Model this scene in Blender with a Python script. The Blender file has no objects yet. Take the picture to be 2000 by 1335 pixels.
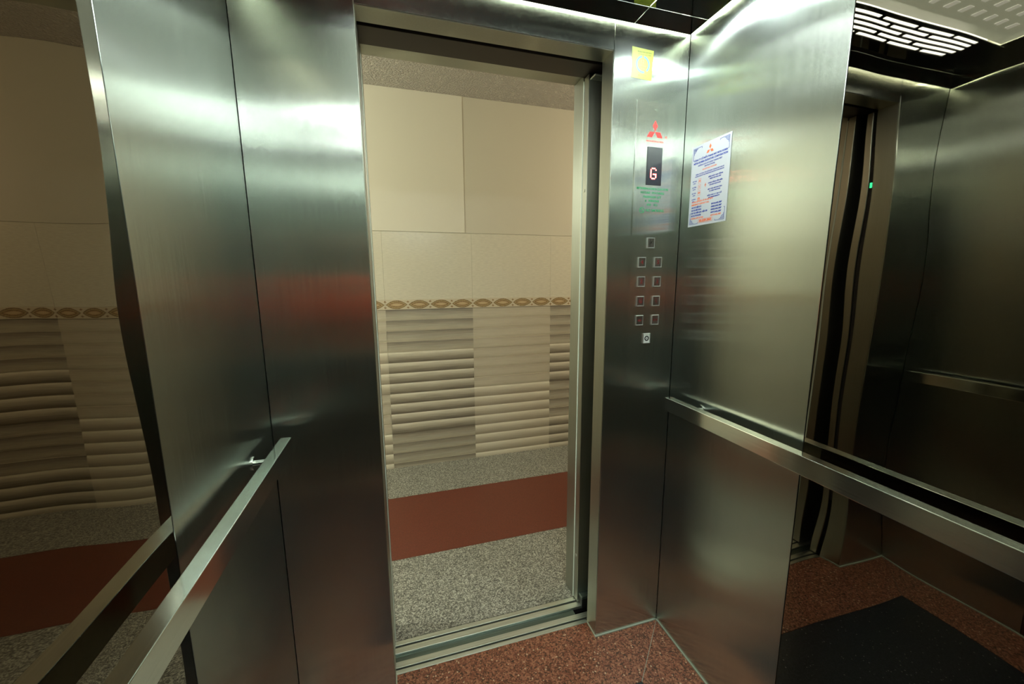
import bpy, bmesh, math, random
from mathutils import Vector, Matrix, Quaternion
random.seed(7)
SC = bpy.context.scene
COL = SC.collection

# ------------------------------------------------------------------ camera, world, exposure
W, H = 1.3245, 2.1778            # cabin width, ceiling height
A, B = 0.2861, 1.0447            # door opening left / right
DOOR_H = 2.10
DEPTH = 1.60                     # cabin depth (front wall y=0, rear wall y=-DEPTH)
DR = 0.072                       # depth of the front reveal
YW = 1.70                        # far corridor wall
ZC = 2.642                       # corridor ceiling
MIR = 0.508                      # mirror panels start here

cam_d = bpy.data.cameras.new('camera')
cam = bpy.data.objects.new('camera', cam_d); COL.objects.link(cam)
cam_d.sensor_width = 36.0
cam_d.lens = 762.958 / 2000 * 36.0
cam_d.clip_start = 0.02
r_ = Vector((0.95851987, -0.28496934, -0.00566948))
u_ = Vector((0.05023495, 0.14932317, 0.98751154))
f_ = Vector((0.28056392, 0.94683424, -0.15744464))
cam.matrix_world = Matrix(((r_.x, u_.x, -f_.x, 0.35193), (r_.y, u_.y, -f_.y, -1.19624),
                           (r_.z, u_.z, -f_.z, 1.39558), (0, 0, 0, 1)))
SC.camera = cam
wd = bpy.data.worlds.new('world'); SC.world = wd; wd.use_nodes = True
wd.node_tree.nodes['Background'].inputs[0].default_value = (0, 0, 0, 1)
SC.view_settings.view_transform = 'Standard'
SC.view_settings.look = 'None'
SC.view_settings.gamma = 1.0
SC.view_settings.exposure = 0.0
SC.view_settings.use_curve_mapping = False
SC.cycles.use_denoising = True
SC.cycles.max_bounces = 14
SC.cycles.glossy_bounces = 8
SC.cycles.diffuse_bounces = 5
SC.cycles.sample_clamp_indirect = 6.0

# light strengths (radiance of lit surfaces / watts of lamps)
E_SLOT, E_PANEL, E_LED, E_SPOT, E_COVE, E_STRIP = 9.0, 0.9, 1.25, 560.0, 34.0, 70.0
def point_lamp(name, loc, radius, power, color):
    l = bpy.data.lights.new(name, 'POINT'); l.shadow_soft_size = radius; l.energy = power; l.color = color
    o = bpy.data.objects.new(name, l); COL.objects.link(o); o.location = loc
    return o
def area_lamp(name, loc, size, power, color, rot=(0, 0, 0)):
    l = bpy.data.lights.new(name, 'AREA'); l.shape = 'DISK'; l.size = size; l.energy = power; l.color = color
    o = bpy.data.objects.new(name, l); COL.objects.link(o); o.location = loc; o.rotation_euler = rot
    return o
point_lamp('corridor_lamp', (-1.70, 0.80, ZC - 0.35), 0.09, 116, (.94, 1.0, .87))
point_lamp('corridor_lamp', (2.98, 0.80, ZC - 0.35), 0.09, 42, (1.0, 0.84, 0.64))

# ------------------------------------------------------------------ node helpers
def new_mat(name):
    m = bpy.data.materials.new(name); m.use_nodes = True
    nt = m.node_tree; return m, nt, nt.nodes['Principled BSDF']
def N(nt, t, **kw):
    n = nt.nodes.new(t)
    for k, v in kw.items(): setattr(n, k, v)
    return n
def L(nt, a, b): nt.links.new(a, b)
def geo_pos(nt): return N(nt, 'ShaderNodeNewGeometry').outputs['Position']
def mapping(nt, vec, scale=(1, 1, 1), loc=(0, 0, 0)):
    m = N(nt, 'ShaderNodeMapping'); m.inputs['Scale'].default_value = scale; m.inputs['Location'].default_value = loc
    L(nt, vec, m.inputs['Vector']); return m.outputs[0]
def noise(nt, vec, scale, detail=2, rough=.5):
    n = N(nt, 'ShaderNodeTexNoise'); n.inputs['Scale'].default_value = scale
    n.inputs['Detail'].default_value = detail; n.inputs['Roughness'].default_value = rough
    L(nt, vec, n.inputs['Vector']); return n.outputs['Fac']
def ramp(nt, fac, stops, interp='LINEAR'):
    r = N(nt, 'ShaderNodeValToRGB'); r.color_ramp.interpolation = interp
    e = r.color_ramp.elements
    while len(e) < len(stops): e.new(.5)
    for i, (p, c) in enumerate(stops):
        e[i].position = p; e[i].color = tuple(c) + (1,) if len(c) == 3 else c
    L(nt, fac, r.inputs[0]); return r.outputs[0]
def maprange(nt, v, a, b, c, d):
    m = N(nt, 'ShaderNodeMapRange'); L(nt, v, m.inputs[0])
    for i, x in enumerate((a, b, c, d)): m.inputs[i + 1].default_value = x
    return m.outputs[0]
def math_(nt, op, a, b=None, c=None):
    m = N(nt, 'ShaderNodeMath', operation=op)
    for i, x in enumerate((a, b, c)):
        if x is None: continue
        if isinstance(x, (int, float)): m.inputs[i].default_value = x
        else: L(nt, x, m.inputs[i])
    return m.outputs[0]
def bump(nt, h, strength, dist, bs):
    b = N(nt, 'ShaderNodeBump'); b.inputs['Strength'].default_value = strength; b.inputs['Distance'].default_value = dist
    L(nt, h, b.inputs['Height']); L(nt, b.outputs[0], bs.inputs['Normal'])

def plain(name, col, rough=.5, metal=0., spec=.5, emit=None, es=1.):
    m, nt, b = new_mat(name)
    b.inputs['Base Color'].default_value = tuple(col) + (1,)
    b.inputs['Roughness'].default_value = rough; b.inputs['Metallic'].default_value = metal
    b.inputs['Specular IOR Level'].default_value = spec
    if emit:
        b.inputs['Emission Color'].default_value = tuple(emit) + (1,); b.inputs['Emission Strength'].default_value = es
    return m

def brushed(name, col, rough, aniso, axis='Z', grain=.05, spread=0, tail=.24):
    """hairline steel; the hair lines run along axis, highlights smear across them"""
    m, nt, b = new_mat(name)
    p = geo_pos(nt)
    sc = {'Z': (260, 260, 4), 'Y': (260, 4, 260), 'X': (4, 260, 260)}[axis]
    g = noise(nt, mapping(nt, p, sc), 1.0, 3, .6)
    blotch = noise(nt, p, 3.0, 3)
    k = math_(nt, 'ADD', maprange(nt, g, 0.3, .7, 1 - grain, 1 + grain), maprange(nt, blotch, .3, .7, -.04, .04))
    mix = N(nt, 'ShaderNodeVectorMath', operation='SCALE'); mix.inputs[0].default_value = col; L(nt, k, mix.inputs['Scale'])
    L(nt, mix.outputs[0], b.inputs['Base Color'])
    b.inputs['Metallic'].default_value = 1.0
    L(nt, maprange(nt, math_(nt, 'ADD', g, blotch), .7, 1.3, rough * .9, rough * 1.12), b.inputs['Roughness'])
    b.inputs['Anisotropic'].default_value = aniso
    t = N(nt, 'ShaderNodeCombineXYZ')
    t.inputs[{'X': 0, 'Y': 1, 'Z': 2}[axis]].default_value = 1.0
    L(nt, t.outputs[0], b.inputs['Tangent'])
    b.inputs['Anisotropic Rotation'].default_value = ANISO_ROT
    wav = noise(nt, mapping(nt, p, (1.4, 1.4, .8)), 1.6, 1)
    bump(nt, wav, .028, .012, b)
    if spread:
        # hairline scratches: the normal is tilted across the hair lines at random, core plus wide tails
        wn = N(nt, 'ShaderNodeTexWhiteNoise', noise_dimensions='3D'); sc_ = N(nt, 'ShaderNodeVectorMath', operation='SCALE'); sc_.inputs['Scale'].default_value = 9173.0
        L(nt, p, sc_.inputs[0]); L(nt, sc_.outputs[0], wn.inputs['Vector'])
        sg = math_(nt, 'SUBTRACT', math_(nt, 'MULTIPLY', wn.outputs['Value'], 2.0), 1.0)
        tl = math_(nt, 'DIVIDE', math_(nt, 'MULTIPLY', sg, spread), math_(nt, 'SUBTRACT', 1.0 + tail, math_(nt, 'ABSOLUTE', sg)))
        bn = b.inputs['Normal'].links[0].from_socket
        cr = N(nt, 'ShaderNodeVectorMath', operation='CROSS_PRODUCT'); L(nt, bn, cr.inputs[0]); L(nt, t.outputs[0], cr.inputs[1])
        s1 = N(nt, 'ShaderNodeVectorMath', operation='SCALE'); L(nt, cr.outputs[0], s1.inputs[0]); L(nt, tl, s1.inputs['Scale'])
        ad = N(nt, 'ShaderNodeVectorMath', operation='ADD'); L(nt, bn, ad.inputs[0]); L(nt, s1.outputs[0], ad.inputs[1])
        nm = N(nt, 'ShaderNodeVectorMath', operation='NORMALIZE'); L(nt, ad.outputs[0], nm.inputs[0])
        L(nt, nm.outputs[0], b.inputs['Normal'])
        b2 = N(nt, 'ShaderNodeBsdfPrincipled'); L(nt, mix.outputs[0], b2.inputs['Base Color']); b2.inputs['Metallic'].default_value = 1.0
        b2.inputs['Roughness'].default_value = .42
        mx = N(nt, 'ShaderNodeMixShader'); mx.inputs[0].default_value = .045
        L(nt, b.outputs[0], mx.inputs[1]); L(nt, b2.outputs[0], mx.inputs[2]); L(nt, mx.outputs[0], nt.nodes['Material Output'].inputs[0])
    return m
ANISO_ROT = 0.25

STEEL = brushed('brushed_steel', (.51, .55, .51), .20, 1.0, spread=.06)
STEEL_REVEAL = brushed('brushed_steel_reveal', (.42, .435, .38), .38, .7)
RAIL = brushed('handrail_steel', (.78, .82, .77), .15, .4, 'Y')
def mirror_mat():
    m, nt, b = new_mat('polished_dark_steel')
    b.inputs['Base Color'].default_value = (.215, .19, .15, 1)
    b.inputs['Metallic'].default_value = 1.0; b.inputs['Roughness'].default_value = .015
    p = geo_pos(nt)
    h = noise(nt, mapping(nt, p, (1, 2.2, 1.1), (3.3, 1.7, 0)), 1.5, 1)
    bump(nt, h, .17, .02, b)
    return m
MIRROR = mirror_mat()
def ceil_mat():
    m, nt, b = new_mat('polished_black_steel')
    b.inputs['Base Color'].default_value = (.10, .105, .10, 1)
    b.inputs['Metallic'].default_value = 1.0; b.inputs['Roughness'].default_value = .06
    return m
CEIL = ceil_mat()
DARK = plain('dark_painted_metal', (.012, .011, .012), .6)
BACKING = plain('dark_backing', (.02, .02, .02), .8)
HEADER_DARK = plain('header_dark_steel', (.06, .05, .045), .45, .6)
SEALANT = plain('sealant', (.42, .47, .38), .5)
WHITE = plain('white_paint', (.7, .7, .68), .6)
ALU = brushed('sill_aluminium', (.66, .70, .64), .42, .3, 'X', .16)
GAPM = brushed('galvanised_plate', (.16, .20, .175), .5, .2, 'X', .3)
RUBBER = plain('black_rubber', (.02, .02, .02), .5)

def granite(name, cols, scale, rough=.25, speck=None, speck_scale=None, bumpy=0):
    m, nt, b = new_mat(name)
    p = geo_pos(nt)
    v = N(nt, 'ShaderNodeTexVoronoi'); v.inputs['Scale'].default_value = scale; L(nt, p, v.inputs['Vector'])
    sep = N(nt, 'ShaderNodeSeparateColor'); L(nt, v.outputs['Color'], sep.inputs[0])
    n2 = noise(nt, p, scale * .45, 4, .65)
    f = math_(nt, 'ADD', math_(nt, 'MULTIPLY', sep.outputs[0], .6), math_(nt, 'MULTIPLY', n2, .4))
    c = ramp(nt, f, cols)
    if speck:
        v2 = N(nt, 'ShaderNodeTexVoronoi'); v2.inputs['Scale'].default_value = speck_scale; L(nt, p, v2.inputs['Vector'])
        s2 = N(nt, 'ShaderNodeSeparateColor'); L(nt, v2.outputs['Color'], s2.inputs[0])
        mask = math_(nt, 'MULTIPLY', math_(nt, 'GREATER_THAN', s2.outputs[1], speck[1]), math_(nt, 'LESS_THAN', v2.outputs['Distance'], .38))
        mx = N(nt, 'ShaderNodeMix', data_type='RGBA'); L(nt, mask, mx.inputs['Factor']); L(nt, c, mx.inputs['A']); mx.inputs['B'].default_value = tuple(speck[0]) + (1,)
        c = mx.outputs['Result']
    L(nt, c, b.inputs['Base Color']); b.inputs['Roughness'].default_value = rough
    if bumpy: bump(nt, n2, .2, bumpy, b)
    return m
G_RED = granite('red_granite', [(.2, (.045, .018, .012)), (.42, (.19, .062, .034)), (.62, (.30, .105, .06)), (.85, (.46, .22, .13))], 210, .32, ((.6, .42, .28), .93), 120)
G_BLACK = granite('black_granite', [(.3, (.005, .005, .009)), (.6, (.014, .014, .022)), (.9, (.035, .034, .046))], 300, .30, ((.25, .25, .26), .965), 170)
G_GREY = granite('grey_granite', [(.2, (.05, .05, .042)), (.4, (.125, .122, .10)), (.58, (.235, .23, .19)), (.85, (.48, .475, .40))], 230, .4)
G_RUN = granite('red_brown_stone', [(.2, (.088, .022, .013)), (.5, (.118, .029, .016)), (.8, (.145, .038, .021))], 400, .34)

def tile_mat(name, col, rough=.22):
    m, nt, b = new_mat(name)
    p = geo_pos(nt)
    n = noise(nt, mapping(nt, p, (30, 30, 160)), 1, 3)
    mix = N(nt, 'ShaderNodeVectorMath', operation='SCALE'); mix.inputs[0].default_value = col
    L(nt, maprange(nt, n, .3, .7, .93, 1.06), mix.inputs['Scale'])
    L(nt, mix.outputs[0], b.inputs['Base Color']); b.inputs['Roughness'].default_value = rough
    return m
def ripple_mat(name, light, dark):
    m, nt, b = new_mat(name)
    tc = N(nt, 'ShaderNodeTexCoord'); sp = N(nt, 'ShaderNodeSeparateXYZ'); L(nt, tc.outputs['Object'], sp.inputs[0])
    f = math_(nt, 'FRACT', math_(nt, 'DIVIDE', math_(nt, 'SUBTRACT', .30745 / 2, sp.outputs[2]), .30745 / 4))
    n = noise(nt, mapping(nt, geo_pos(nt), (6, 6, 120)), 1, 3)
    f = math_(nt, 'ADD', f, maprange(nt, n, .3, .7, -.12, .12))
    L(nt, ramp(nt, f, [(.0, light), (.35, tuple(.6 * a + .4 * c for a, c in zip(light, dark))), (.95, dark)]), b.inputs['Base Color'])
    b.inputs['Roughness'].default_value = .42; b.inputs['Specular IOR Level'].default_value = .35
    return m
T_DARK = ripple_mat('brown_beige_tile', (.58, .54, .43), (.175, .15, .115))
T_LIGHT = ripple_mat('cream_tile', (.62, .58, .46), (.37, .325, .25))
T_PLAIN = tile_mat('plain_cream_tile', (.60, .57, .46), .22)
PAINT = plain('warm_wall_paint', (.56, .53, .425), .5)
PAINT_LIT = plain('lit_area_wall_paint', (.66, .63, .52), .45)  # paler wall colour, imitates the brighter-lit upper left area
def stucco_mat():
    m, nt, b = new_mat('rough_plaster')
    b.inputs['Base Color'].default_value = (.80, .75, .66, 1); b.inputs['Roughness'].default_value = .9
    p = geo_pos(nt)
    h = noise(nt, p, 75, 3, .6)
    h2 = ramp(nt, h, [(.40, (0, 0, 0)), (.62, (1, 1, 1))])
    bump(nt, h2, 1.0, .02, b)
    return m
STUCCO = stucco_mat()
def border_mat():
    m, nt, b = new_mat('decorated_border_tile')
    p = geo_pos(nt); s = N(nt, 'ShaderNodeSeparateXYZ'); L(nt, p, s.inputs[0])
    u = math_(nt, 'FRACT', math_(nt, 'DIVIDE', math_(nt, 'SUBTRACT', s.outputs[0], .2805), .15587))
    u = math_(nt, 'MULTIPLY', math_(nt, 'ABSOLUTE', math_(nt, 'SUBTRACT', u, .5)), 2.0)          # 0 centre .. 1 end
    v = math_(nt, 'ABSOLUTE', math_(nt, 'DIVIDE', math_(nt, 'SUBTRACT', s.outputs[2], 1.2245), .033))  # 0 centre .. 1 edge
    wob = noise(nt, p, 160, 2)
    wob = maprange(nt, wob, .3, .7, -.07, .07)
    # vesica shaped medallion: v against 1-u^2
    e = math_(nt, 'ADD', math_(nt, 'ADD', math_(nt, 'MULTIPLY', v, .96), math_(nt, 'POWER', u, 2.0)), wob)
    c = ramp(nt, e, [(.0, (.52, .40, .24)), (.30, (.44, .31, .17)), (.42, (.15, .075, .03)), (.52, (.30, .20, .09)), (.64, (.42, .34, .17)), (.78, (.13, .07, .03)), (.90, (.34, .25, .15)), (.96, (.60, .54, .41)), (1.0, (.56, .50, .38))])
    # small leaves in the corners
    e2 = math_(nt, 'ADD', math_(nt, 'MULTIPLY', math_(nt, 'ABSOLUTE', math_(nt, 'SUBTRACT', u, 1.0)), 1.7), math_(nt, 'ABSOLUTE', math_(nt, 'SUBTRACT', v, .62)))
    leaf = math_(nt, 'LESS_THAN', math_(nt, 'ADD', e2, wob), .22)
    edge = math_(nt, 'GREATER_THAN', v, .93)
    mx = N(nt, 'ShaderNodeMix', data_type='RGBA'); L(nt, leaf, mx.inputs['Factor']); L(nt, c, mx.inputs['A']); mx.inputs['B'].default_value = (.28, .18, .09, 1)
    mx2 = N(nt, 'ShaderNodeMix', data_type='RGBA'); L(nt, edge, mx2.inputs['Factor']); L(nt, mx.outputs['Result'], mx2.inputs['A']); mx2.inputs['B'].default_value = (.62, .55, .42, 1)
    L(nt, mx2.outputs['Result'], b.inputs['Base Color']); b.inputs['Roughness'].default_value = .3
    return m
BORDER = border_mat()
def emitter(name, col, s):
    m, nt, b = new_mat(name)
    b.inputs['Base Color'].default_value = (.8, .8, .8, 1)
    b.inputs['Emission Color'].default_value = tuple(col) + (1,); b.inputs['Emission Strength'].default_value = s
    return m
LIT_SLOT = emitter('lit_diffuser', (.93, 1.0, .95), E_SLOT)
LIT_PANEL = emitter('lit_acrylic', (.80, .92, .74), E_PANEL)
LIT_PANEL.node_tree.nodes['Principled BSDF'].inputs['Roughness'].default_value = .12
LIT_SLOT_REAR = emitter('lit_diffuser_rear', (.93, 1.0, .95), 48.0)
LIT_LED_REAR = emitter('led_bar_glow_rear', (.92, 1.0, .94), 22.0)
LIT_LED = emitter('led_bar_glow', (.92, 1.0, .93), E_LED)
LIT_STRIP = emitter('tube_glow', (.90, 1.0, .94), E_STRIP)
LIT_SPOT = emitter('downlight_glow', (.88, 1.0, .97), E_SPOT)
LIT_COVE = emitter('cove_glow', (.93, 1.0, .74), E_COVE)

# ------------------------------------------------------------------ object helpers
def tag(o, label=None, cat=None, group=None, kind=None):
    if label: o['label'] = label
    if cat: o['category'] = cat
    if group: o['group'] = group
    if kind: o['kind'] = kind
    return o
def empty(name, loc, label=None, cat=None, group=None, kind=None):
    o = bpy.data.objects.new(name, None); COL.objects.link(o); o.location = loc; o.empty_display_size = .05
    return tag(o, label, cat, group, kind)
def wloc(o):
    v = Vector(o.location)
    if o.parent: v += wloc(o.parent)
    return v
def link(name, me, center, mat, parent=None):
    me.name = name
    if mat is not None and not me.materials: me.materials.append(mat)
    o = bpy.data.objects.new(name, me); COL.objects.link(o)
    c = Vector(center)
    if parent: o.parent = parent; c = c - wloc(parent)
    o.location = c
    return o
def from_bm(name, bm, mat, parent=None, smooth=False):
    """bm in world coordinates"""
    vs = [v.co for v in bm.verts]
    lo = Vector((min(v[i] for v in vs) for i in range(3))); hi = Vector((max(v[i] for v in vs) for i in range(3)))
    c = (lo + hi) / 2
    bmesh.ops.translate(bm, verts=bm.verts, vec=-c)
    bmesh.ops.recalc_face_normals(bm, faces=bm.faces)
    me = bpy.data.meshes.new(name); bm.to_mesh(me); bm.free()
    if smooth:
        for p in me.polygons: p.use_smooth = True
    return link(name, me, c, mat, parent)
def add_box(bm, x0, x1, y0, y1, z0, z1, bev=0, seg=1):
    g = bmesh.ops.create_cube(bm, size=1.0)
    for v in g['verts']:
        v.co = Vector(((x0 + x1) / 2 + v.co.x * (x1 - x0), (y0 + y1) / 2 + v.co.y * (y1 - y0), (z0 + z1) / 2 + v.co.z * (z1 - z0)))
    if bev:
        es = set(e for v in g['verts'] for e in v.link_edges)
        bmesh.ops.bevel(bm, geom=list(es), offset=bev, segments=seg, affect='EDGES', profile=.5)
def box(name, x0, x1, y0, y1, z0, z1, mat, parent=None, bev=0, seg=1):
    bm = bmesh.new(); add_box(bm, x0, x1, y0, y1, z0, z1, bev, seg)
    return from_bm(name, bm, mat, parent)
def prism(name, pts, z0, z1, mat, parent=None, bev=0):
    bm = bmesh.new()
    vs = [bm.verts.new((x, y, z0)) for x, y in pts]
    f = bm.faces.new(vs)
    r = bmesh.ops.extrude_face_region(bm, geom=[f])
    for v in r['geom']:
        if isinstance(v, bmesh.types.BMVert): v.co.z = z1
    if bev:
        bmesh.ops.bevel(bm, geom=[e for e in bm.edges if all(abs(v.co.z - z1) < 1e-6 for v in e.verts)], offset=bev, segments=1, affect='EDGES')
    return from_bm(name, bm, mat, parent)
def cyl(name, p0, p1, r, mat, parent=None, seg=20, r2=None, bev=0):
    bm = bmesh.new()
    p0, p1 = Vector(p0), Vector(p1); d = p1 - p0
    bmesh.ops.create_cone(bm, cap_ends=True, segments=seg, radius1=r, radius2=r if r2 is None else r2, depth=d.length)
    if bev:
        bmesh.ops.bevel(bm, geom=[e for e in bm.edges if abs(e.verts[0].co.z - e.verts[1].co.z) < 1e-6], offset=bev, segments=2, affect='EDGES')
    q = Vector((0, 0, 1)).rotation_difference(d.normalized())
    bmesh.ops.rotate(bm, verts=bm.verts, cent=(0, 0, 0), matrix=q.to_matrix())
    bmesh.ops.translate(bm, verts=bm.verts, vec=(p0 + p1) / 2)
    return from_bm(name, bm, mat, parent)

# frames on a wall: local (u right, v up, n out of the wall)
class Plane:
    def __init__(s, o, u, v): s.o, s.u, s.v = Vector(o), Vector(u), Vector(v); s.n = s.u.cross(s.v)
    def at(s, a, b, c=0): return s.o + s.u * a + s.v * b + s.n * c
    def mat(s): return Matrix((s.u, s.v, s.n)).transposed()
def add_poly(bm, pl, pts, n0, n1):
    vs = [bm.verts.new(pl.at(a, b, n0)) for a, b in pts]; f = bm.faces.new(vs)
    r = bmesh.ops.extrude_face_region(bm, geom=[f])
    mv = [v for v in r['geom'] if isinstance(v, bmesh.types.BMVert)]
    bmesh.ops.translate(bm, verts=mv, vec=pl.n * (n1 - n0))
def add_rect(bm, pl, a0, a1, b0, b1, n0, n1): add_poly(bm, pl, [(a0, b0), (a1, b0), (a1, b1), (a0, b1)], n0, n1)
def add_ring(bm, pl, ca, cb, r0, r1, n0, n1, a0=0, a1=2 * math.pi, seg=28, sy=1.0):
    full = abs(a1 - a0 - 2 * math.pi) < 1e-6
    k = seg
    for i in range(k):
        t0 = a0 + (a1 - a0) * i / k; t1 = a0 + (a1 - a0) * (i + 1) / k
        add_poly(bm, pl, [(ca + r0 * math.cos(t0), cb + sy * r0 * math.sin(t0)), (ca + r1 * math.cos(t0), cb + sy * r1 * math.sin(t0)),
                          (ca + r1 * math.cos(t1), cb + sy * r1 * math.sin(t1)), (ca + r0 * math.cos(t1), cb + sy * r0 * math.sin(t1))], n0, n1)
def add_text(bm, pl, s, a, b, size, n0=0.0004, align='CENTER', width=None, bold=0.0, depth=.0002):
    cu = bpy.data.curves.new('t', 'FONT'); cu.body = s; cu.size = size; cu.align_x = align; cu.align_y = 'CENTER'
    cu.resolution_u = 2; cu.offset = bold; cu.extrude = depth
    ob = bpy.data.objects.new('t', cu); COL.objects.link(ob)
    bpy.context.view_layer.update()
    me = ob.to_mesh(); xs = [v.co.x for v in me.vertices]
    if not xs:
        bpy.data.objects.remove(ob); bpy.data.curves.remove(cu); return
    w = max(xs) - min(xs); k = 1.0 if width is None else width / w
    cx = (max(xs) + min(xs)) / 2 if align == 'CENTER' else min(xs)
    t = bmesh.new(); t.from_mesh(me)
    for v in t.verts:
        c = v.co.copy(); v.co = pl.at(a + (c.x - cx) * k, b + c.y, n0 + c.z)
    tmp = bpy.data.meshes.new('t'); t.to_mesh(tmp); t.free(); bm.from_mesh(tmp); bpy.data.meshes.remove(tmp)
    ob.to_mesh_clear(); bpy.data.objects.remove(ob); bpy.data.curves.remove(cu)

# ------------------------------------------------------------------ cabin floor
fl = box('floor', -.02, W + .02, -DEPTH - .02, .068, -.05, -.004, SEALANT); tag(fl, kind='structure')
g = .0012; M = .2085; YF = -.203; YR = -DEPTH + .21
prism('granite_slab', [(.004, -.004), (A, -.004), (A, .0675), (B, .0675), (B, -.004), (W - .004, -.004), (W - M - g, YF), (M + g, YF)], -.03, 0, G_RED, fl)
prism('granite_slab', [(W - .004, -.007), (W - .004, -DEPTH + .007), (W - M + g, YR + g), (W - M + g, YF - g)], -.03, 0, G_RED, fl)
prism('granite_slab', [(.004, -.007), (.004, -DEPTH + .007), (M - g, YR + g), (M - g, YF - g)], -.03, 0, G_RED, fl)
prism('granite_slab', [(.007, -DEPTH + .004), (W - .007, -DEPTH + .004), (W - M - g, YR - g), (M + g, YR - g)], -.03, 0, G_RED, fl)
o = prism('granite_slab', [(M + g, YF - 2 * g), (W - M - g, YF - 2 * g), (W - M - g, YR + g), (M + g, YR + g)], -.03, 0, G_BLACK, fl); o['label'] = 'black granite centre slab'
# pale sealant beads along the wall bases
bm = bmesh.new()
s = .0045
add_box(bm, W - s, W, -DEPTH, 0, -.004, s); add_box(bm, 0, s, -DEPTH, 0, -.004, s)
add_box(bm, B - .001, W, -s, 0, -.004, s); add_box(bm, 0, A + .001, -s, 0, -.004, s)
add_box(bm, B - s, B, -s, .067, -.004, s); add_box(bm, A, A + s, -s, .067, -.004, s)
from_bm('sealant_bead', bm, SEALANT, fl)

# ------------------------------------------------------------------ cabin walls
TOP = H + .10
def side_wall(name, x, sgn):
    # sgn +1: left wall facing +x ; -1: right wall
    b0, b1 = sorted((x - sgn * .004, x - sgn * .03))
    w = box(name, b0, b1, -DEPTH - .03, .0, 0, TOP, BACKING); tag(w, kind='structure')
    ys = [0, -MIR, -DEPTH + MIR, -DEPTH]
    for i, m in enumerate((STEEL, MIRROR, STEEL)):
        a, c = sorted((x, x - sgn * .004))
        o = box('steel_panel' if m is STEEL else 'mirror_panel', a, c, ys[i + 1] + .001, ys[i] - .001, .001, TOP, m, w, .0006)
        o['label'] = 'brushed steel wall panel' if m is STEEL else 'dark polished mirror panel'
    return w
side_wall('wall_left', 0, 1)
side_wall('wall_right', W, -1)
w = box('wall_rear', -.03, W + .03, -DEPTH - .03, -DEPTH - .004, 0, TOP, BACKING); tag(w, kind='structure')
for i in range(3):
    box('steel_panel', W * i / 3 + .001, W * (i + 1) / 3 - .001, -DEPTH - .004, -DEPTH, .001, TOP, STEEL, w, .0006)
w = box('wall_front', -.03, W + .03, .003, .02, TOP, TOP + .02, BACKING); tag(w, kind='structure')
box('return_panel', .0008, A, 0, DR, .001, TOP, STEEL, w, .001)
box('return_panel', B, W - .0008, 0, DR, .001, TOP, STEEL, w, .001)
box('header_panel', A + .0008, B - .0008, 0.0006, DR, DOOR_H, TOP, STEEL, w, .001)
box('reveal_lining', A - .001, A + .0012, .004, DR, .001, DOOR_H, STEEL_REVEAL, w)
box('reveal_lining', B - .0012, B + .001, .004, DR, .001, DOOR_H, STEEL_REVEAL, w)
box('reveal_lining', A + .0012, B - .0012, .004, DR, DOOR_H - .0012, DOOR_H + .001, STEEL_REVEAL, w)

# ------------------------------------------------------------------ cabin ceiling: polished black panels hung below a lit plenum
ce = box('ceiling', -.03, W + .03, -DEPTH - .03, .02, TOP, TOP + .02, WHITE); tag(ce, kind='structure')
t = .0012; Z0, Z1 = H, H + .004
gx0, gx1 = .010, W - .010; gy0, gy1 = -.010, -DEPTH + .010
cx0, cx1 = .2185, W - .2185; cy0, cy1 = -.0865, -DEPTH + .0865
box('ceiling_panel', gx0, cx0 - t, cy0 + t, gy0, Z0, Z1, CEIL, ce)
box('ceiling_panel', cx0 + t, cx1 - t, cy0 + t, gy0, Z0, Z1, CEIL, ce)
box('ceiling_panel', cx1 + t, gx1, cy0 + t, gy0, Z0, Z1, CEIL, ce)
box('ceiling_panel', gx0, cx0 - t, gy1, cy0 - t, Z0, Z1, CEIL, ce)
# right strip carries a downlight hole
def plate(name, x0, x1, y0, y1, holes, mat, parent, z0=Z0, th=.002):
    cu = bpy.data.curves.new('p', 'CURVE'); cu.dimensions = '2D'; cu.fill_mode = 'BOTH'; cu.extrude = th / 2
    def spl(pts):
        sp = cu.splines.new('POLY'); sp.points.add(len(pts) - 1)
        for q, (x, y) in zip(sp.points, pts): q.co = (x, y, 0, 1)
        sp.use_cyclic_u = True
    spl([(x0, y0), (x1, y0), (x1, y1), (x0, y1)])
    for h in holes: spl(h)
    ob = bpy.data.objects.new('p', cu); COL.objects.link(ob); bpy.context.view_layer.update()
    me0 = ob.to_mesh(); bm = bmesh.new(); bm.from_mesh(me0); ob.to_mesh_clear()
    bpy.data.objects.remove(ob); bpy.data.curves.remove(cu)
    bmesh.ops.translate(bm, verts=bm.verts, vec=(0, 0, z0 + th / 2))
    return from_bm(name, bm, mat, parent)
def disc_pts(cx, cy, r, n=32): return [(cx + r * math.cos(2 * math.pi * i / n), cy + r * math.sin(2 * math.pi * i / n)) for i in range(n)]
def slot_pts(x0, x1, y0, y1):
    r = (y1 - y0) / 2; cy = (y0 + y1) / 2; k = 5; r2 = r * .7; p = []
    for (cx, cyy, a0) in ((x1 - r2, y1 - r2, 0), (x0 + r2, y1 - r2, 90), (x0 + r2, y0 + r2, 180), (x1 - r2, y0 + r2, 270)):
        for i in range(k):
            a = math.radians(a0 + 90 * i / (k - 1)); p.append((cx + r2 * math.cos(a), cyy + r2 * math.sin(a)))
    return p
SX, SY, SR = 1.205, -.215, .036
plate('ceiling_panel', cx1 + t, gx1, gy1, cy0 - t, [disc_pts(SX, SY, SR + .004)], CEIL, ce)
box('ceiling_panel', cx0 + t, cx1 - t, gy1, cy1 - t, Z0, Z1, CEIL, ce)
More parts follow.
